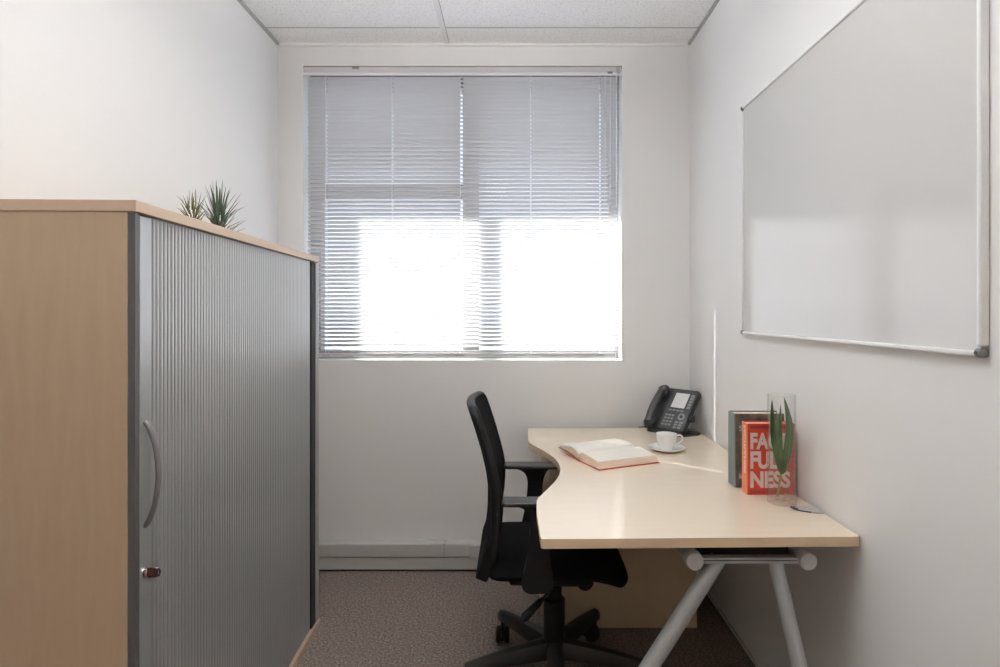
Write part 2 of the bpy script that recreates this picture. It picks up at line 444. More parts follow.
for k, cx in enumerate(cordx):
    bm = BM()
    hw = HOLES[k]
    tube(bm, [(cx-hw-0.001, YV-0.0125, 1.09), (cx-hw-0.001, YV-0.0125, 2.53)], 0.0010, 6)
    tube(bm, [(cx+hw+0.001, YV+0.0125, 1.09), (cx+hw+0.001, YV+0.0125, 2.53)], 0.0007, 6)
    lc = obj('ladder_cord', bm, CORD, bl, off=OFF)
# pull cords and tilt wand hang at the right end
bm = BM(); tube(bm, [(0.488, YV-0.036, 2.53), (0.487, YV-0.036, 1.85)], 0.0012, 6); pc = obj('pull_cord', bm, CORD, bl, off=OFF)
obj('cord_tassel', lathe(BM(), [(0.002,0.0),(0.006,-0.01),(0.007,-0.035),(0.004,-0.04)], (0.487, YV-0.036, 1.855), 12), CORD, pc, off=OFF, smooth=True)
bm = BM(); tube(bm, [(0.462, YV-0.036, 2.53), (0.460, YV-0.036, 1.80)], 0.0012, 6); pc = obj('pull_cord', bm, CORD, bl, off=OFF)
bm = BM(); tube(bm, [(0.520, YV-0.036, 2.53), (0.520, YV-0.036, 1.84)], 0.003, 8); obj('tilt_wand', bm, CORD, bl, off=OFF)

# ------------------------------------------------------------------ tambour cabinet (local: x to the room, y along the face)
CA = math.atan2(0.043, 1.262); CL = 1.262; CD = 0.382; CH = 1.537
cab = thing('tambour_cabinet', 'maple cupboard with ribbed grey tambour door, along left wall', 'cabinet', (-0.778, 1.210, 0), CA)
P = cab
obj('top_panel', bx(BM(), -CD, 0.002, -0.002, CL+0.002, CH-0.024, CH), TOPWOOD, P, bevel=0.0015)
obj('base_panel', bx(BM(), -CD, 0.006, 0, CL, 0, 0.026), TOPWOOD, P, bevel=0.0015)
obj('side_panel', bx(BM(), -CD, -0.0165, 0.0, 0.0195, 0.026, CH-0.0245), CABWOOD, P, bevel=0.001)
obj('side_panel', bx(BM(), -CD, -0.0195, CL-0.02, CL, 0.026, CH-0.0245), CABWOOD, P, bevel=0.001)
obj('back_panel', bx(BM(), -CD, -CD+0.012, 0.02, CL-0.02, 0.026, CH-0.0245), CABWOOD, P)
obj('front_post', bx(BM(), -0.0155, -0.0008, 0.0, 0.014, 0.026, CH-0.026), GREYP, P)
obj('front_post', bx(BM(), -0.018, 0.0, CL-0.040, CL, 0.026, CH-0.026), POSTLIT, P, bevel=0.002)
obj('inner_recess', bx(BM(), -CD+0.012, -0.045, 0.0205, CL-0.0205, 0.0265, CH-0.0245), DARKGAP, P)
# ribbed curtain: one sheet with rounded ribs, from the leading edge to the dark gap
y0, y1 = 0.058, CL-0.088
bm = BM(); RP = 0.0150; n = int((y1-y0)/RP); prof = []
for i in range(n):
    yy = y0 + i*RP
    for t, hgt in ((0.0, 0.0), (0.06, 0.0), (0.14, 0.0030), (0.35, 0.0042), (0.55, 0.0046), (0.80, 0.0040), (0.93, 0.0030), (0.985, 0.0)):
        prof.append((yy + t*RP, -0.012+hgt))
prof.append((y0+n*RP, -0.012))
poly = [(x, y) for y, x in prof] + [(-0.020, y0+n*RP), (-0.020, y0)]
prism(bm, poly, 0.0265, CH-0.0265)
td = obj('tambour_door', bm, TAMB, P)
le = obj('leading_edge', bx(BM(), -0.0205, 0.0, 0.0145, 0.0575, 0.0265, CH-0.030), TAMB, td, bevel=0.0015)
obj('gap_shade_strip', bx(BM(), -0.030, -0.0035, y0+n*RP+0.004, CL-0.0402, 0.0265, CH-0.0265), DARKGAP, P)  # black strip painting the shade in the gap beside the far post
# bow handle
hp = catmull([(-0.001,0.032,1.076), (0.009,0.033,1.062), (0.021,0.034,1.022), (0.027,0.0345,0.966), (0.021,0.034,0.910), (0.009,0.033,0.870), (-0.001,0.032,0.856)], 5)
obj('handle', tube(BM(), hp, 0.0055, 12, up=(0,1,0), sx=1.0, sy=1.15), STEEL, td, smooth=True)
# lock with key
bm = BM(); tube(bm, [(-0.002,0.030,0.760),(0.003,0.030,0.760)], 0.0105, 24); lk = obj('lock', bm, CHROME, td, smooth=True)
bm = BM(); bx(bm, 0.003, 0.008, 0.0287, 0.0313, 0.754, 0.766); obj('key_blade', bm, CHROME, lk)
def loop_rect(cx, cz, hw, hh, r, n=6):
    out = []
    for qx, qz, a0 in ((1,1,0),(-1,1,PI/2),(-1,-1,PI),(1,-1,1.5*PI)):
        for k in range(n+1):
            a = a0 + PI/2*k/n
            out.append((cx+qx*(hw-r)+r*math.cos(a), cz+qz*(hh-r)+r*math.sin(a)))
    return out
bm = BM(); prism(bm, loop_rect(0.0170, 0.760, 0.0105, 0.0105, 0.005), 0.0265, 0.0335, 'y'); obj('key_bow', bm, KEYP, lk, bevel=0.0015)
bm = BM(); prism(bm, loop_rect(0.0150, 0.760, 0.0048, 0.0052, 0.001), 0.0258, 0.0268, 'y'); obj('key_badge', bm, KEYB, lk)
bm = BM(); tube(bm, [(0.026+0.0065*math.sin(a), 0.030, 0.760+0.0085*math.cos(a)) for a in [PI*k/10 for k in range(11)]], 0.002, 8); obj('key_loop', bm, KEYP, lk)

# ------------------------------------------------------------------ the two little plants on the cabinet
def blade(bm, base, d, length, width, droop=0.0, nseg=7, thick=0.35, twist=None):
    d = Vector(d).normalized()
    side = d.cross(Vector((0,0,1)))
    side = side.normalized() if side.length > 1e-4 else Vector((1,0,0))
    if twist is not None: side = Matrix.Rotation(twist, 3, d) @ side
    nrm = side.cross(d).normalized()
    rings = []; p = Vector(base); dd = d.copy()
    for i in range(nseg+1):
        t = i/nseg
        wd = width*(0.75+0.9*t)*(1-t)**0.75*0.5 if t < 1 else 0
        wd = max(wd, width*0.03)
        c = [side*wd, nrm*(wd*thick), -side*wd, -nrm*(wd*thick*0.9)]
        rings.append([bm.verts.new(p+q) for q in c])
        dd = (dd + Vector((0,0,-droop/nseg))).normalized()
        p = p + dd*(length/nseg)
    skin(bm, rings)
def spiky(label, loc, h, nleaf, m, w, spread, seed):
    rnd = random.Random(seed)
    t = thing('spiky_plant', label, 'plant', loc)
    bm = BM(); lathe(bm, [(0.016,0.0),(0.020,0.008),(0.018,0.05),(0.008,h*0.36)], (0,0,0), 16); st = obj('stem', bm, SPIKE2, t, smooth=True)
    bm = BM()
    for i in range(nleaf):
        a = i*2.399 + rnd.uniform(-.4,.4); k = i/nleaf
        el = math.radians(28 + 55*k + rnd.uniform(-16, 14))
        z = 0.012 + h*0.46*k
        L = h*rnd.uniform(0.30, 0.62)*spread*(1.0 if k > 0.3 else 0.8)
        dv = (math.cos(a)*math.cos(el), math.sin(a)*math.cos(el), math.sin(el))
        blade(bm, (0.012*math.cos(a), 0.012*math.sin(a), z), dv, L, w, rnd.uniform(-0.5, 0.9), 6)
    obj('leaves', bm, m, t, smooth='all')
    return t
spiky('smaller spiky olive green plant on the cupboard top', (-0.985, 1.805, CH), 0.165, 50, SPIKE2, 0.0060, 0.66, 3)
spiky('larger spiky grey green plant on the cupboard top', (-0.985, 1.96, CH), 0.200, 84, SPIKE, 0.0070, 0.95, 11)

# ------------------------------------------------------------------ desk
DZ = 0.730; DT = 0.025
dk = thing('wave_desk', 'pale maple desk with a wavy front edge, against right wall', 'desk', (0.47, 2.2, 0))
DO = (0.47, 2.2, 0)
edge = [(0.074,1.499),(0.0675,1.503),(0.0655,1.515),(0.0640,1.600),(0.0625,1.690),(0.0645,1.760),(0.0712,1.827),(0.106,1.923),(0.1455,2.044),(0.1660,2.169),(0.160,2.305),(0.129,2.426),(0.0818,2.552),(0.0620,2.620),(0.0600,2.700),(0.0625,2.836),(0.0640,2.925),(0.0720,2.935)]
poly = [(p.x, p.y) for p in catmull([(a, b, 0) for a, b in edge], 5)] + [(0.878, 2.935), (0.886, 2.928), (0.886, 1.519), (0.881, 1.515)]
bm = BM(); prism(bm, poly, DZ-DT, DZ)
top = obj('desktop', bm, DESKWOOD, dk, off=DO)
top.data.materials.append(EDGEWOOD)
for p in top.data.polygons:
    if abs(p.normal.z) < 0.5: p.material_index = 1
top.modifiers.new('Bevel', 'BEVEL').width = 0.0015
# undercarriage beams, cross rail and splayed tube legs at the near end
BZ, BY0 = 0.660, 1.530
for x in (0.466, 0.760):
    bm = BM(); tube(bm, [(x, BY0+0.012, BZ), (x, 2.43, BZ)], 0.021, 24); b_ = obj('beam', bm, ALUP, dk, off=DO, smooth=True)
    bm = BM()
    tube(bm, [(x, BY0-0.004, BZ), (x, BY0, BZ), (x, BY0+0.020, BZ)], [0.0215, 0.0235, 0.0235], 28); obj('end_cap', bm, CAPGREY, b_, off=DO, smooth=True)
    bm = BM()
    prism(bm, [(x-0.045, DZ-DT), (x-0.018, BZ+0.005), (x+0.018, BZ+0.005), (x+0.045, DZ-DT)], 1.60, 1.66, 'y')
    obj('bracket', bm, ALUP, b_, off=DO)
    bm = BM(); prism(bm, [(x-0.045, DZ-DT), (x-0.018, BZ+0.005), (x+0.018, BZ+0.005), (x+0.045, DZ-DT)], 2.30, 2.36, 'y')
    obj('bracket', bm, ALUP, b_, off=DO)
bm = BM(); bx(bm, 0.466, 0.760, BY0+0.008, BY0+0.030, BZ-0.010, BZ+0.0055)
cr = obj('cross_rail', bm, ALUP, dk, off=DO, bevel=0.002)
obj('rail_groove', bx(BM(), 0.490, 0.736, BY0+0.0072, BY0+0.009, BZ-0.0025, BZ+0.001), GREYP, cr, off=DO)
bm = BM(); bx(bm, 0.49, 0.737, 1.59, 2.42, DZ-DT-0.052, DZ-DT-0.001); obj('underdesk_shade_box', bm, BLACKP, dk, off=DO)  # black box added to darken the space under the desktop
def leg(top_, foot, r0, r1):
    bm = BM(); a = Vector(top_); b = Vector(foot)
    tube(bm, [a, b], [r0, r1], 28); o = obj('leg', bm, ALUP, dk, off=DO, smooth=True)
    bm = BM(); lathe(bm, [(r1+0.003, 0.0), (r1+0.004, 0.012), (r1, 0.018)], (foot[0], foot[1], 0), 24); obj('foot', bm, BLACKP, o, off=DO, smooth=True)
leg((0.540, 1.566, BZ-0.006), (0.075, 1.470, 0.012), 0.0215, 0.0235)
leg((0.688, 1.566, BZ-0.006), (0.780, 1.400, 0.012), 0.0200, 0.0215)
# cable port at the wall side of the top
gp = [(0.892,1.746),(0.850,1.7465),(0.832,1.744),(0.818,1.738),(0.812,1.729),(0.816,1.717),(0.830,1.703),(0.850,1.693),(0.868,1.688),(0.892,1.687)]
gp = [(min(x, 0.8855), y) for x, y in gp]
bm = BM(); prism(bm, gp, DZ-0.002, DZ+0.0035); g_ = obj('cable_port', bm, GROMMET, dk, off=DO, bevel=0.001)
bm = BM(); tube(bm, [(x, y, DZ+0.0025) for x, y in gp[2:8]], 0.0018, 8); obj('port_rim', bm, DARKP, g_, off=DO)
bm = BM(); tube(bm, [(0.8132, 1.738, DZ+0.003), (0.822, 1.716, DZ+0.003)], 0.0032, 8); obj('port_mouth', bm, DARKP, g_, off=DO)

# desk-high pedestal carrying the far end
pd = thing('desk_pedestal', 'low maple pedestal cupboard under the far end of desk', 'pedestal', (0.44, 2.70, 0))
PO = (0.44, 2.70, 0)
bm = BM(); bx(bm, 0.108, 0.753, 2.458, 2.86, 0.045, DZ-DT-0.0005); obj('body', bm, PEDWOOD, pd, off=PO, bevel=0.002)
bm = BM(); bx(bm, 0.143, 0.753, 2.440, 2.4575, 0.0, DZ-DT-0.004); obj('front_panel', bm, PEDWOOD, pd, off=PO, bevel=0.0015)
bm = BM(); bx(bm, 0.16, 0.74, 2.52, 2.84, 0.0, 0.045); obj('plinth', bm, BLACKP, pd, off=PO)

# ------------------------------------------------------------------ task chair (faces +x)
ch = thing('office_chair', 'black mesh back office chair with armrests pulled up to desk', 'chair', (0.140, 2.130, 0))
CO = (0.140, 2.130, 0)
YN, YFAR = 1.905, 2.362; YM = 0.5*(YN+YFAR)
# backrest: centre line x(z), frame around the rim, fabric stretched inside
cl = [(0.395,-0.122),(0.44,-0.112),(0.53,-0.090),(0.62,-0.081),(0.70,-0.080),(0.76,-0.088),(0.84,-0.107),(0.92,-0.132),(1.01,-0.163)]
def bxz(z):
    for (a, xa), (b, xb) in zip(cl, cl[1:]):
        if z <= b:
            t = max(0, (z-a)/(b-a)); return xa+(xb-xa)*t
    return cl[-1][1]
def bhw(z):   # half width of the back at height z
    return 0.222 - 0.018*max(0, (z-0.72)/0.29)**1.5 - 0.03*max(0, (0.60-z)/0.20)
def bcurve(z, u): return 0.022*(u*u)   # sides wrap forward a little
rim = []
zb, ztp = 0.47, 0.990
nz = 14
for i in range(nz+1):
    z = zb + (ztp-0.035-zb)*i/nz; rim.append((z, -1.0))
for k in range(1, 6):
    a = PI/2*k/6; rim.append((ztp-0.035+0.035*math.sin(a), -1.0+0.16*(1-math.cos(a))))
for i in range(9):
    rim.append((ztp+0.004*math.sin(PI*i/8), -0.84+1.68*i/8))
for k in range(5, 0, -1):
    a = PI/2*k/6; rim.append((ztp-0.035+0.035*math.sin(a), 1.0-0.16*(1-math.cos(a))))
for i in range(nz, -1, -1):
    z = zb + (ztp-0.035-zb)*i/nz; rim.append((z, 1.0))
for i in range(1, 8):
    rim.append((zb-0.012*math.sin(PI*i/8), 1.0-2.0*i/8))
def bp(z, u, dx=0.0): return Vector((bxz(z)+bcurve(z, u)+dx, YM+bhw(z)*u, z))
pts = [bp(z, u) for z, u in rim]
bm = BM(); rings = []
N_ = len(pts)
for i in range(N_):
    tan = (pts[(i+1) % N_]-pts[i-1]).normalized()
    fwd = Vector((1,0,0)); inn = tan.cross(fwd).normalized()
    fwd = inn.cross(tan).normalized()
    z = pts[i].z; th = 0.0145 + 0.006*max(0, 1-abs(z-0.68)/0.14)
    r = []
    for k in range(10):
        a = 2*PI*k/10; r.append(bm.verts.new(pts[i] + fwd*(th*math.cos(a)) + inn*(0.008*math.sin(a))))
    rings.append(r)
skin(bm, rings + [rings[0]], cap=False)
# fabric panel
bm = BM(); NU, NV = 18, 26
grid = []
for j in range(NV+1):
    z = zb + (ztp-zb)*j/NV; row = []
    for i in range(NU+1):
        u = -1+2*i/NU
        e = max(0.0, (z-(ztp-0.035))/0.035); lim = 1.0-0.16*(1-math.sqrt(max(0, 1-e*e)))
        row.append(bm.verts.new(bp(z, u*lim*0.985, -0.002-0.004*(1-u*u))))
    grid.append(row)
for j in range(NV):
    for i in range(NU):
        bm.faces.new((grid[j][i], grid[j][i+1], grid[j+1][i+1], grid[j+1][i]))
back = obj('backrest', bm, BLACKM, ch, off=CO, smooth='all')
so = back.modifiers.new('Solidify', 'SOLIDIFY'); so.thickness = 0.022; so.offset = 0
bm2 = BM(); rings2 = []
for i in range(N_):
    tan = (pts[(i+1) % N_]-pts[i-1]).normalized()
    inn = tan.cross(Vector((1,0,0))).normalized(); fwd = inn.cross(tan).normalized()
    z = pts[i].z; th = 0.0150 + 0.006*max(0, 1-abs(z-0.68)/0.14)
    rings2.append([bm2.verts.new(pts[i] + fwd*(th*math.cos(2*PI*k/10)) + inn*(0.008*math.sin(2*PI*k/10))) for k in range(10)])
skin(bm2, rings2 + [rings2[0]], cap=False)
obj('back_frame', bm2, BLACKP, back, off=CO, smooth='all')
# lower back skirt down to the seat rail
bm = BM()
prism(bm, [(-0.130,0.440),(-0.092,0.425),(-0.072,0.475),(-0.066,0.56),(-0.094,0.56),(-0.112,0.49)], YN+0.012, YFAR-0.012, 'y')
obj('back_skirt', bm, BLACKM, ch, off=CO, bevel=0.006)
bm = BM(); bx(bm, -0.10, 0.10, YM-0.05, YM+0.05, 0.378, 0.405); obj('back_bracket', bm, BLACKP, ch, off=CO, bevel=0.006)
# seat cushion: rounded slab with waterfall front
bm = BM(); rows = []
NX, NY = 22, 16
prof_t = [(-0.090,0.470),(-0.05,0.482),(0.05,0.484),(0.16,0.484),(0.26,0.488),(0.32,0.484),(0.352,0.468),(0.376,0.440),(0.374,0.416),(0.362,0.398),(0.350,0.393)]
tp = catmull([(a, 0, b) for a, b in prof_t], 3)
bt = catmull([(0.350,0,0.393),(0.29,0,0.412),(0.20,0,0.424),(0.05,0,0.422),(-0.05,0,0.420),(-0.088,0,0.432),(-0.096,0,0.455),(-0.090,0,0.470)], 3)[1:-1]
sec = tp + bt
rings = []
for j in range(NY+1):
    v = -1+2*j/NY
    y = YM + 0.232*v
    sq = (1-abs(v)**5)          # pull the section in near the sides to round the edges
    cxm, czm = 0.14, 0.448
    k1 = 0.90+0.10*sq**0.5; k2 = 0.35+0.65*sq**0.5
    rings.append([bm.verts.new((cxm+(p.x-cxm)*k1, y, czm+(p.z-czm)*k2)) for p in sec])
skin(bm, rings)
obj('seat', bm, BLACKF, ch, off=CO, smooth='all')
bm = BM(); bx(bm, -0.02, 0.26, YM-0.17, YM+0.17, 0.392, 0.424); obj('seat_pan', bm, BLACKP, ch, off=CO, bevel=0.012, seg=3)
bm = BM(); prism(bm, loop_rect(0.145, 0.375, 0.105, 0.030, 0.02), YM-0.07, YM+0.07, 'y'); me_ = obj('tilt_mechanism', bm, BLACKP, ch, off=CO, bevel=0.004)
bm = BM(); bmk = tube(bm, [(0.235, YM-0.16, 0.400), (0.235, YM+0.02, 0.400)], 0.028, 20); obj('tension_knob', bm, BLACKP, me_, off=CO, bevel=0.004, smooth=True)
# arms
for sgn, yc in ((-1, YN+0.004), (1, YFAR+0.002)):
    q = 1 if sgn < 0 else -1
    bm = BM()
    pl = loop_rect(0.068, yc, 0.112, 0.036, 0.016); prism(bm, pl, 0.685, 0.700)
    ap = obj('arm_pad', bm, ARMPAD, ch, off=CO, bevel=0.005, seg=3)
    # upright: flared at the pad, tapering, then a broad foot bolted under the seat
    up_ = [(-0.015,0.673),(0.150,0.673)] 
    right = catmull([(0.150,0.686,0),(0.128,0.672,0),(0.112,0.630,0),(0.110,0.56,0),(0.116,0.49,0),(0.124,0.44,0),(0.120,0.412,0),(0.100,0.400,0)], 4)
    left = catmull([(0.045,0.400,0),(0.026,0.412,0),(0.022,0.44,0),(0.034,0.49,0),(0.046,0.56,0),(0.050,0.630,0),(0.034,0.668,0),(-0.012,0.686,0)], 4)
    poly = [(p.x, p.y) for p in right] + [(p.x, p.y) for p in left]
    bm = BM(); prism(bm, poly, yc-0.012, yc+0.012, 'y')
    ob = obj('arm_support', bm, BLACKP, ch, off=CO, bevel=0.005, seg=3)
    bm = BM(); bx(bm, 0.03, 0.115, min(yc, yc+q*0.16), max(yc, yc+q*0.16), 0.402, 0.416); obj('arm_mount', bm, BLACKP, ob, off=CO, bevel=0.004)
# column
cx_, cy_ = 0.140, 2.105
bm = BM(); lathe(bm, [(0.020,0.22),(0.020,0.36)], (cx_, cy_, 0), 20); col_ = obj('gas_column', bm, BLACKP, ch, off=CO, smooth=True)
bm = BM(); lathe(bm, [(0.030,0.14),(0.038,0.14),(0.038,0.285),(0.033,0.290)], (cx_, cy_, 0), 28); obj('column_cover', bm, BLACKP, col_, off=CO, smooth=True)
bm = BM(); lathe(bm, [(0.025,0.28),(0.027,0.28),(0.027,0.335),(0.022,0.338)], (cx_, cy_, 0), 28); obj('column_sleeve', bm, BLACKP, col_, off=CO, smooth=True)
bm = BM(); tube(bm, [(0.125, 2.04, 0.372), (0.115, 2.00, 0.360), (0.085, 1.97, 0.342)], 0.004, 8)
lv = obj('height_lever', bm, BLACKP, ch, off=CO, smooth=True)
bm = BM(); tube(bm, [(0.092, 1.977, 0.347), (0.078, 1.964, 0.337), (0.032, 1.924, 0.312), (0.022, 1.915, 0.306)], [0.006, 0.012, 0.015, 0.009], 12); obj('lever_grip', bm, BLACKP, lv, off=CO, smooth=True)
# five-star base with casters
bm = BM(); lathe(bm, [(0.036,0.075),(0.046,0.085),(0.044,0.135),(0.036,0.150)], (cx_, cy_, 0), 28); obj('base_hub', bm, BASEP, ch, off=CO, smooth=True)
for a in (-90, -18, 54, 126, 198):
    a = math.radians(a+1.0); dv = Vector((math.cos(a), math.sin(a), 0)); sd = Vector((-dv.y, dv.x, 0))
    bm = BM(); rings = []
    for t in [0, .12, .3, .5, .7, .88, .97, 1.0]:
        r = 0.030+t*0.300
        hw = 0.030-0.012*t; zc = 0.118 - 0.020*t*t; hh = 0.030-0.012*t
        if t == 1.0: hw *= .7; hh *= .7
        p = Vector((cx_, cy_, zc)) + dv*r
        rings.append([bm.verts.new(p + sd*(hw*x) + Vector((0,0,hh*z))) for x, z in ((-1,-1),(1,-1),(1.0,0.1),(0.62,0.82),(0.25,1),(-0.25,1),(-0.62,0.82),(-1.0,0.1))])
    skin(bm, rings)
    arm = obj('base_arm', bm, BASEP, ch, off=CO, smooth=True)
    tip = Vector((cx_, cy_, 0)) + dv*0.312
    ca = a + 0.9; ax = Vector((math.cos(ca), math.sin(ca), 0)); pr = Vector((-ax.y, ax.x, 0))
    wc = tip + pr*0.018
    bm = BM()
    for s in (-1, 1):
        tube(bm, [wc+ax*(s*0.007)+Vector((0,0,0.031)), wc+ax*(s*0.010)+Vector((0,0,0.031)), wc+ax*(s*0.022)+Vector((0,0,0.031)), wc+ax*(s*0.026)+Vector((0,0,0.031))], [0.027,0.031,0.031,0.025], 20)
    bx(bm, wc.x-0.005, wc.x+0.005, wc.y-0.005, wc.y+0.005, 0.02, 0.04)
    cs = obj('caster', bm, BLACKP, arm, off=CO, smooth=True)
    bm = BM(); tube(bm, [tip+Vector((0,0,0.045)), tip+Vector((0,0,0.085))], 0.008, 10)
    bm2 = bm; rr = []
    for k in range(9):
        b_ = -0.35+ (PI+0.5)*k/8
        rr.append(wc + pr*(-0.031*math.cos(b_)) + Vector((0,0,0.029+0.031*math.sin(b_))))
    tube(bm, rr, 0.006, 8); obj('caster_hood', bm, BLACKP, cs, off=CO, smooth=True)

# ------------------------------------------------------------------ desk phone (local: x right, y into the back, face leans back)
ph = thing('desk_phone', 'dark grey office desk phone at back corner of desk', 'phone', (0.698, 2.790, DZ+0.0006), math.radians(-48)); ph.scale = (1.07, 1.07, 1.07)
T = math.radians(49)
R_ = Matrix.Rotation(T, 4, 'X')      # local face plane: X right, Y up the face, Z out of the face
B0 = Matrix.Translation((0, 0, 0.0190))
FM = B0 @ R_
def fbox(bm, x0, x1, y0, y1, z0, z1): return bx(bm, x0, x1, y0, y1, z0, z1, FM)
bm = BM()
prism(bm, loop_rect(0.0, 0.111, 0.098, 0.111, 0.016), -0.026, 0.0, 'z', FM)
body = obj('body', bm, PHONEP, ph, bevel=0.004, seg=3)
bm = BM(); prism(bm, loop_rect(0.034, 0.111, 0.062, 0.105, 0.010), 0.0, 0.004, 'z', FM); face = obj('face_panel', bm, PHONEF, body, bevel=0.002)
bm = BM(); fbox(bm, -0.012, 0.067, 0.112, 0.200, 0.004, 0.0055); obj('screen_bezel', bm, PHONEP, face)
bm = BM(); fbox(bm, -0.007, 0.062, 0.117, 0.195, 0.0055, 0.0066); obj('screen', bm, SCREEN, face)
for k in range(5):      # line keys right of the screen
    bm = BM(); fbox(bm, 0.072, 0.088, 0.119+k*0.0155, 0.130+k*0.0155, 0.004, 0.0062); obj('line_key', bm, KEYCAP, face)
for k in range(4):      # soft keys
    bm = BM(); fbox(bm, -0.010+k*0.0195, 0.004+k*0.0195, 0.100, 0.107, 0.004, 0.0062); obj('soft_key', bm, KEYCAP, face)
for r in range(4):
    for k in range(3):
        bm = BM(); fbox(bm, -0.016+k*0.0165, -0.004+k*0.0165, 0.022+r*0.0165, 0.0315+r*0.0165, 0.004, 0.0065); obj('dial_key', bm, KEYCAP, face, bevel=0.001)
bm = BM(); prism(bm, [(0.066+0.017*math.cos(a), 0.074+0.017*math.sin(a)) for a in [2*PI*k/24 for k in range(24)]], 0.004, 0.007, 'z', FM); obj('navigation_ring', bm, KEYCAP, face)
bm = BM(); prism(bm, [(0.066+0.008*math.cos(a), 0.074+0.008*math.sin(a)) for a in [2*PI*k/20 for k in range(20)]], 0.007, 0.0082, 'z', FM); obj('select_key', bm, PHONEP, face)
for r in range(3):
    for k in range(2):
        bm = BM(); fbox(bm, 0.046+k*0.0215, 0.061+k*0.0215, 0.014+r*0.0135, 0.0225+r*0.0135, 0.004, 0.0062); obj('function_key', bm, KEYCAP, face)
# handset arching over the left third
hs = catmull([(-0.068,0.006,0.010),(-0.069,0.020,0.024),(-0.070,0.060,0.033),(-0.070,0.105,0.036),(-0.070,0.150,0.033),(-0.069,0.188,0.024),(-0.068,0.204,0.010)], 5)
hs = [FM @ p for p in hs]
bm = BM(); tube(bm, hs, [0.021 if (i < 6 or i > len(hs)-7) else 0.0165 for i in range(len(hs))], 16, up=(1,0,0), sx=1.0, sy=1.15)
h_ = obj('handset', bm, PHONEP, body, smooth=True)
bm = BM()
prism(bm, loop_rect(-0.068, 0.024, 0.027, 0.027, 0.020), 0.001, 0.028, 'z', FM); obj('mouthpiece', bm, PHONEP, h_, bevel=0.005, seg=3)
bm = BM(); prism(bm, loop_rect(-0.068, 0.186, 0.027, 0.027, 0.020), 0.001, 0.028, 'z', FM); obj('earpiece', bm, PHONEP, h_, bevel=0.005, seg=3)
bm = BM()   # desk stand: wedge foot behind the body
prism(bm, [(-0.080,-0.004),(0.100,-0.004),(0.128,0.085),(0.120,0.112),(0.05,0.150),(-0.080,0.150)], 0.0, 0.008)
prism(bm, [(-0.004, 0.0081), (0.120, 0.0081), (0.040, 0.022), (0.0, 0.014)], -0.078, 0.090, 'x')
obj('stand_foot', bm, PHONEP, body, bevel=0.002)
bm = BM(); prism(bm, [(0.040, 0.012), (0.075, 0.012), (0.122, 0.130), (0.100, 0.140)], -0.045, 0.045, 'x'); obj('stand_strut', bm, PHONEP, body, bevel=0.003)
bm = BM(); tube(bm, [FM @ Vector((0.098, 0.085, -0.02)), FM @ Vector((0.108, 0.085, -0.02))], 0.016, 16); obj('hinge_knob', bm, PHONEP, body, smooth=True)
bm = BM(); tube(bm, catmull([(-0.095,0.02,0.016),(-0.125,0.0,0.012),(-0.135,0.03,0.008),(-0.120,0.06,0.005),(-0.10,0.09,0.005)], 6), 0.0032, 8); obj('handset_cord', bm, PHONEP, body, smooth=True)

# ------------------------------------------------------------------ cup and saucer
sx_, sy_ = 0.630, 2.455
sc_ = obj('saucer', lathe(BM(), [(0.030,0.0),(0.046,0.0),(0.062,0.007),(0.076,0.0145),(0.0765,0.0165),(0.073,0.0165),(0.055,0.0085),(0.034,0.0055),(0.0005,0.0050)], (0,0,0), 48), CHINA, smooth=True)
sc_.location = (sx_, sy_, DZ+0.0006); sc_['label'] = 'white china saucer on desk under the cup'; sc_['category'] = 'saucer'
cp = thing('coffee_cup', 'white china cup standing on its saucer on desk', 'cup', (sx_, sy_, DZ+0.0062))
obj('bowl', lathe(BM(), [(0.020,0.0),(0.025,0.0),(0.026,0.004),(0.034,0.016),(0.040,0.036),(0.0430,0.064),(0.0432,0.0655),(0.0412,0.0655),(0.0385,0.040),(0.031,0.017),(0.010,0.008),(0.0005,0.0075)], (0,0,0), 48), CHINA, cp, smooth=True)
bm = BM(); tube(bm, catmull([(0.039,-0.006,0.058),(0.055,-0.010,0.060),(0.064,-0.012,0.050),(0.058,-0.011,0.034),(0.037,-0.006,0.022)], 6), 0.0036, 10, up=(0,0,1)); obj('handle', bm, CHINA, cp, smooth=True)

# ------------------------------------------------------------------ open book (local x along the spine, y across; +y is the far leaf)
ob = thing('open_book', 'open hardback with pale pages lying on the desk', 'book', (0.368, 2.336, DZ+0.0006), math.atan2(0.40, 0.90))
SL = 0.130
bm = BM(); bx(bm, -SL-0.004, SL+0.004, -0.150, -0.006, 0.0, 0.0028); obj('cover', bm, REDC, ob)
M_ = Matrix.Translation((0, 0.006, 0.001)) @ Matrix.Rotation(math.radians(4), 4, 'X')
bm = BM()
prism(bm, [(0.006,0.001),(0.05,0.010),(0.100,0.016),(0.165,0.017),(0.165,0.0198),(0.100,0.0188),(0.05,0.0128),(0.006,0.0038)], -SL-0.004, SL+0.004, 'x'); obj('cover', bm, REDC, ob)
bm = BM(); prism(bm, [(-0.006,0.0),(0.006,0.0),(0.007,0.004),(-0.007,0.003)], -SL-0.004, SL+0.004, 'x'); obj('spine', bm, REDC, ob)
def block(name, sec):
    bm = BM(); prism(bm, sec, -SL, SL, 'x'); o = obj(name, bm, PAGEEDGE, ob)
    o.data.materials.append(PAPER)
    for p in o.data.polygons:
        if p.normal.z > 0.6: p.material_index = 1
    return o
near = [(-0.143,0.003),(-0.006,0.003),(-0.001,0.016),(-0.004,0.026),(-0.012,0.0335),(-0.026,0.0365),(-0.050,0.0355),(-0.090,0.0320),(-0.135,0.0275)]
block('page_block', near)
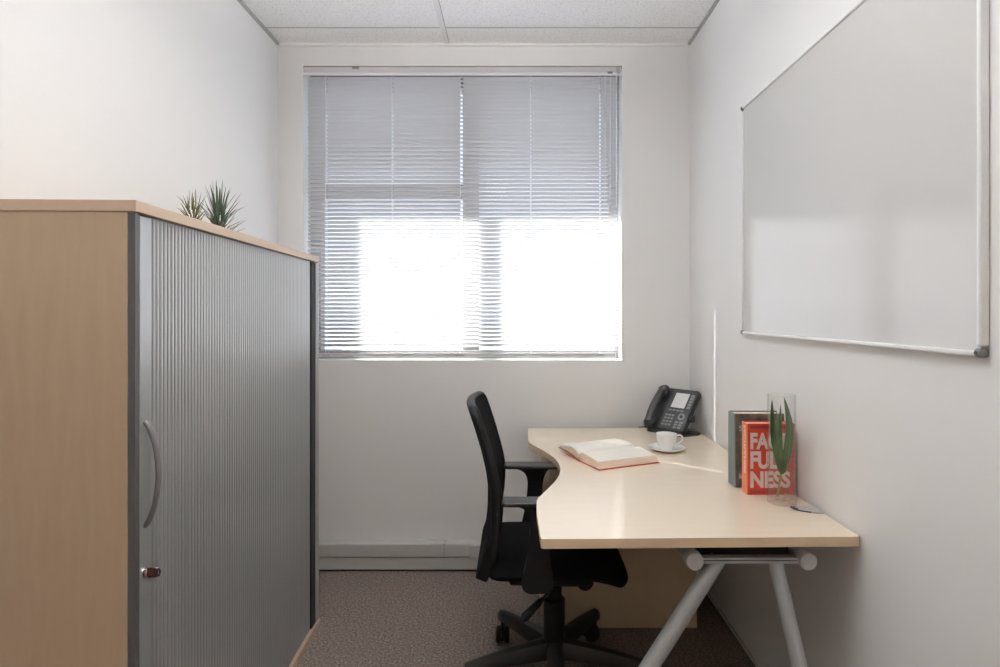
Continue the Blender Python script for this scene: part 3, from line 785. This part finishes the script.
far = [(0.006,0.0045),(0.05,0.0135),(0.100,0.0195),(0.156,0.0203),(0.160,0.0255),(0.110,0.0310),(0.070,0.0345),(0.040,0.0355),(0.020,0.0330),(0.006,0.026),(0.001,0.016)]
block('page_block', far)
# a leaf standing a little off the far block
lf = [(0.004,0.0275),(0.020,0.0365),(0.045,0.0405),(0.090,0.0405),(0.140,0.0365),(0.140,0.0371),(0.090,0.0412),(0.045,0.0412),(0.019,0.0372),(0.003,0.0281)]
bm = BM(); prism(bm, lf, -SL+0.001, SL-0.001, 'x'); obj('loose_leaf', bm, PAPER, ob)

# ------------------------------------------------------------------ standing books
def hardback(name, label, x, y, w, h, t, jacket, spine):
    b = thing(name, label, 'book', (x, y, DZ+0.0005))
    bm = BM(); bx(bm, 0.0, w, 0.0, 0.003, 0.0, h); front = obj('front_cover', bm, jacket, b, bevel=0.0008)
    bm = BM(); bx(bm, 0.0, w, t-0.003, t, 0.0, h); obj('back_cover', bm, jacket, b, bevel=0.0008)
    bm = BM(); bx(bm, -0.003, 0.0, 0.0, t, 0.0, h); sp = obj('spine', bm, spine, b, bevel=0.0012)
    bm = BM(); bx(bm, 0.001, w-0.004, 0.0032, t-0.0032, 0.003, h-0.004); obj('page_block', bm, PAGEEDGE, b)
    return b, front, sp
XM = Matrix(((1,0,0,0),(0,0,-1,0),(0,1,0,0),(0,0,0,1)))   # text x -> x, text y -> z, text z -> -y
rb, rf, rs = hardback('red_book', 'red hardback with big pale capital letters behind the glass vase', 0.734, 1.860, 0.148, 0.225, 0.042, REDBOOK, ORANGESP)
def put(name, txt, m, x, z, w, h, parent, bold=0.040, y=-0.0002):
    return text_mesh(name, txt, m, parent, w, h, Matrix.Translation((x, y, z)) @ XM, 0.0005, bold)
put('title_lettering', 'FACT', LETTER, 0.008, 0.143, 0.122, 0.053, rf)
put('title_lettering', 'FUL', LETTER, 0.008, 0.082, 0.088, 0.055, rf)
put('title_lettering', 'NESS', LETTER, 0.008, 0.022, 0.126, 0.0527, rf)
put('author_lettering', 'HANS ROSLING', DARKRED, 0.008, 0.006, 0.126, 0.011, rf, 0.03)
bm = BM(); bx(bm, 0.008, 0.138, -0.0006, 0.0002, 0.209, 0.218); obj('dark_band', bm, DARKRED, rf)
SM = Matrix(((0,0,-1,0),(0,-1,0,0),(-1,0,0,0),(0,0,0,1)))
SM = Matrix.Translation((-0.0031, 0.024, 0.215)) @ Matrix(((0,0,-1,0),(0,-1,0,0),(-1,0,0,0),(0,0,0,1)))
SM = Matrix.Translation((-0.0031, 0.010, 0.215)) @ Matrix(((0,0,-1,0),(0,1,0,0),(-1,0,0,0),(0,0,0,1)))
text_mesh('spine_lettering', 'FACTFULNESS', CREAMPR, rs, 0.150, 0.014, SM, 0.0004, 0.02)
gb, gf, gs = hardback('grey_book', 'dark grey hardback with teal spine standing behind the red book', 0.724, 1.936, 0.160, 0.243, 0.060, GREYBOOK, TEALSP)
put('title_lettering', 'S', GREYPRINT, 0.012, 0.186, 0.011, 0.018, gf, 0.01)
put('small_lettering', '&', GREYPRINT, 0.010, 0.030, 0.012, 0.016, gf, 0.01)

# ------------------------------------------------------------------ glass vase with aloe leaves
vx, vy = 0.805, 1.782
vs = thing('glass_vase', 'tall clear glass cylinder vase on desk before red book', 'vase', (vx, vy, DZ+0.0005))
VR = 0.0400; VH = 0.328
obj('glass_body', lathe(BM(), [(0.0005,0.0),(VR-0.003,0.0),(VR,0.003),(VR,VH-0.001),(VR-0.0012,VH),(VR-0.0024,VH-0.001),(VR-0.0026,0.020),(VR-0.006,0.016),(0.0005,0.015)], (0,0,0), 48), VASEG, vs, smooth=True)
al = thing('aloe_cutting', 'cut green aloe leaves standing inside the glass vase', 'plant', (vx, vy, DZ+0.0162))
bm = BM(); tube(bm, catmull([(-0.010,0.004,0.003),(-0.006,0.002,0.040),(0.000,0.0,0.080),(0.002,0.0,0.105)], 5), [0.0035]*15+[0.0050], 10); obj('stem', bm, STEM, al, smooth=True)
def aloe(base, tipx, tipz, dy, w, bow, twist):
    bm = BM(); rings = []; n = 12
    b = Vector(base); t_ = Vector((tipx, dy, tipz))
    for i in range(n+1):
        t = i/n
        p = b.lerp(t_, t); p.x += bow*math.sin(PI*t)
        wd = w*(0.55+1.4*t)*(1-t)**0.85; wd = max(wd, 0.0006)
        side = Vector((math.cos(twist), math.sin(twist), 0)); nr = Vector((-side.y, side.x, 0))
        rings.append([bm.verts.new(p+side*(wd*math.cos(2*PI*k/10))+nr*(wd*0.42*math.sin(2*PI*k/10))) for k in range(10)])
    skin(bm, rings); return obj('leaf', bm, LEAF, al, smooth='all')
aloe((0.000,0.000,0.078), -0.026, 0.295, 0.006, 0.0155, -0.0090, 0.1)
aloe((0.003,-0.004,0.082), 0.006, 0.304, -0.004, 0.0170, 0.0185, -0.2)
aloe((-0.002,0.004,0.080), -0.010, 0.285, -0.016, 0.0130, -0.0010, 0.4)
aloe((0.004,0.002,0.088), 0.020, 0.235, 0.010, 0.0150, 0.0080, 0.9)
aloe((-0.004,-0.006,0.080), -0.017, 0.235, -0.010, 0.0130, -0.0110, -0.3)
aloe((0.000,-0.006,0.074), -0.006, 0.200, -0.014, 0.0120, -0.0040, 0.2)
aloe((0.003,-0.007,0.078), 0.017, 0.262, -0.013, 0.0125, 0.0030, -0.1)
aloe((-0.002,-0.006,0.076), -0.020, 0.262, -0.012, 0.0120, -0.0035, 0.2)

# ------------------------------------------------------------------ whiteboard on the right wall
wb = thing('whiteboard', 'large white dry erase board in slim aluminium frame on right wall', 'whiteboard', (XR, 1.69, 1.70))
WO = (XR, 1.69, 1.70)
wy0, wy1, wz0, wz1 = 1.110, 2.286, 1.222, 2.100
bm = BM(); bx(bm, XR-0.014, XR-0.001, wy0+0.006, wy1-0.006, wz0+0.006, wz1-0.006); obj('writing_surface', bm, BOARD, wb, off=WO)
FW = 0.011
for nm, y0_, y1_, z0_, z1_ in (('frame_rail', wy0+FW, wy1-FW, wz0, wz0+FW), ('frame_rail', wy0+FW, wy1-FW, wz1-FW, wz1), ('frame_stile', wy0, wy0+FW, wz0+0.02, wz1-0.02), ('frame_stile', wy1-FW, wy1, wz0+0.02, wz1-0.02)):
    bm = BM(); bx(bm, XR-0.020, XR-0.0005, y0_, y1_, z0_, z1_); obj(nm, bm, FRAMEW, wb, off=WO, bevel=0.004, seg=3)
for yy in (wy0, wy1-0.0155):
    for zz in (wz0, wz1-0.0155):
        bm = BM(); bx(bm, XR-0.022, XR-0.0005, yy-0.0015, yy+0.017, zz-0.0015, zz+0.017); cc = obj('corner_cap', bm, CAPD, wb, off=WO, bevel=0.007, seg=3)
        bm = BM(); tube(bm, [(XR-0.0215, yy+0.0078, zz+0.0078), (XR-0.0235, yy+0.0078, zz+0.0078)], 0.0035, 12); obj('cap_screw', bm, DARKP, cc, off=WO)

# ------------------------------------------------------------------ light
wd = bpy.data.worlds.new('World'); bpy.context.scene.world = wd; wd.use_nodes = True
bg = wd.node_tree.nodes['Background']; bg.inputs['Color'].default_value = (0.80, 0.87, 1.0, 1); bg.inputs['Strength'].default_value = 1.7
sun = bpy.data.lights.new('Sun', 'SUN'); sun.energy = 30.0; sun.angle = math.radians(0.55); sun.color = (1.0, 0.97, 0.93)
so_ = bpy.data.objects.new('Sun', sun); C.objects.link(so_)
az, el = math.radians(47.5), math.radians(36)
dvec = Vector((math.sin(az)*math.cos(el), -math.cos(az)*math.cos(el), -math.sin(el)))
so_.rotation_euler = dvec.to_track_quat('-Z', 'Y').to_euler(); so_.location = (-3, 6, 5)

# ------------------------------------------------------------------ camera and view
cam = bpy.data.cameras.new('Camera'); co = bpy.data.objects.new('Camera', cam); C.objects.link(co)
co.location = (0, 0, EYE); co.rotation_euler = (PI/2, 0, 0)
cam.sensor_fit = 'HORIZONTAL'; cam.sensor_width = 36.0; cam.lens = F/1000*36.0
cam.shift_x = (500-515)/1000.0; cam.shift_y = (312-333.5)/1000.0
cam.clip_start = 0.02
S = bpy.context.scene
S.camera = co
S.view_settings.view_transform = 'Standard'; S.view_settings.look = 'None'
S.view_settings.gamma = 1.0; S.view_settings.use_curve_mapping = False
S.view_settings.exposure = 0.36
S.cycles.use_denoising = True
S.cycles.max_bounces = 14; S.cycles.diffuse_bounces = 8; S.cycles.transparent_max_bounces = 24
S.cycles.caustics_reflective = False; S.cycles.caustics_refractive = False
S.cycles.sample_clamp_indirect = 8.0
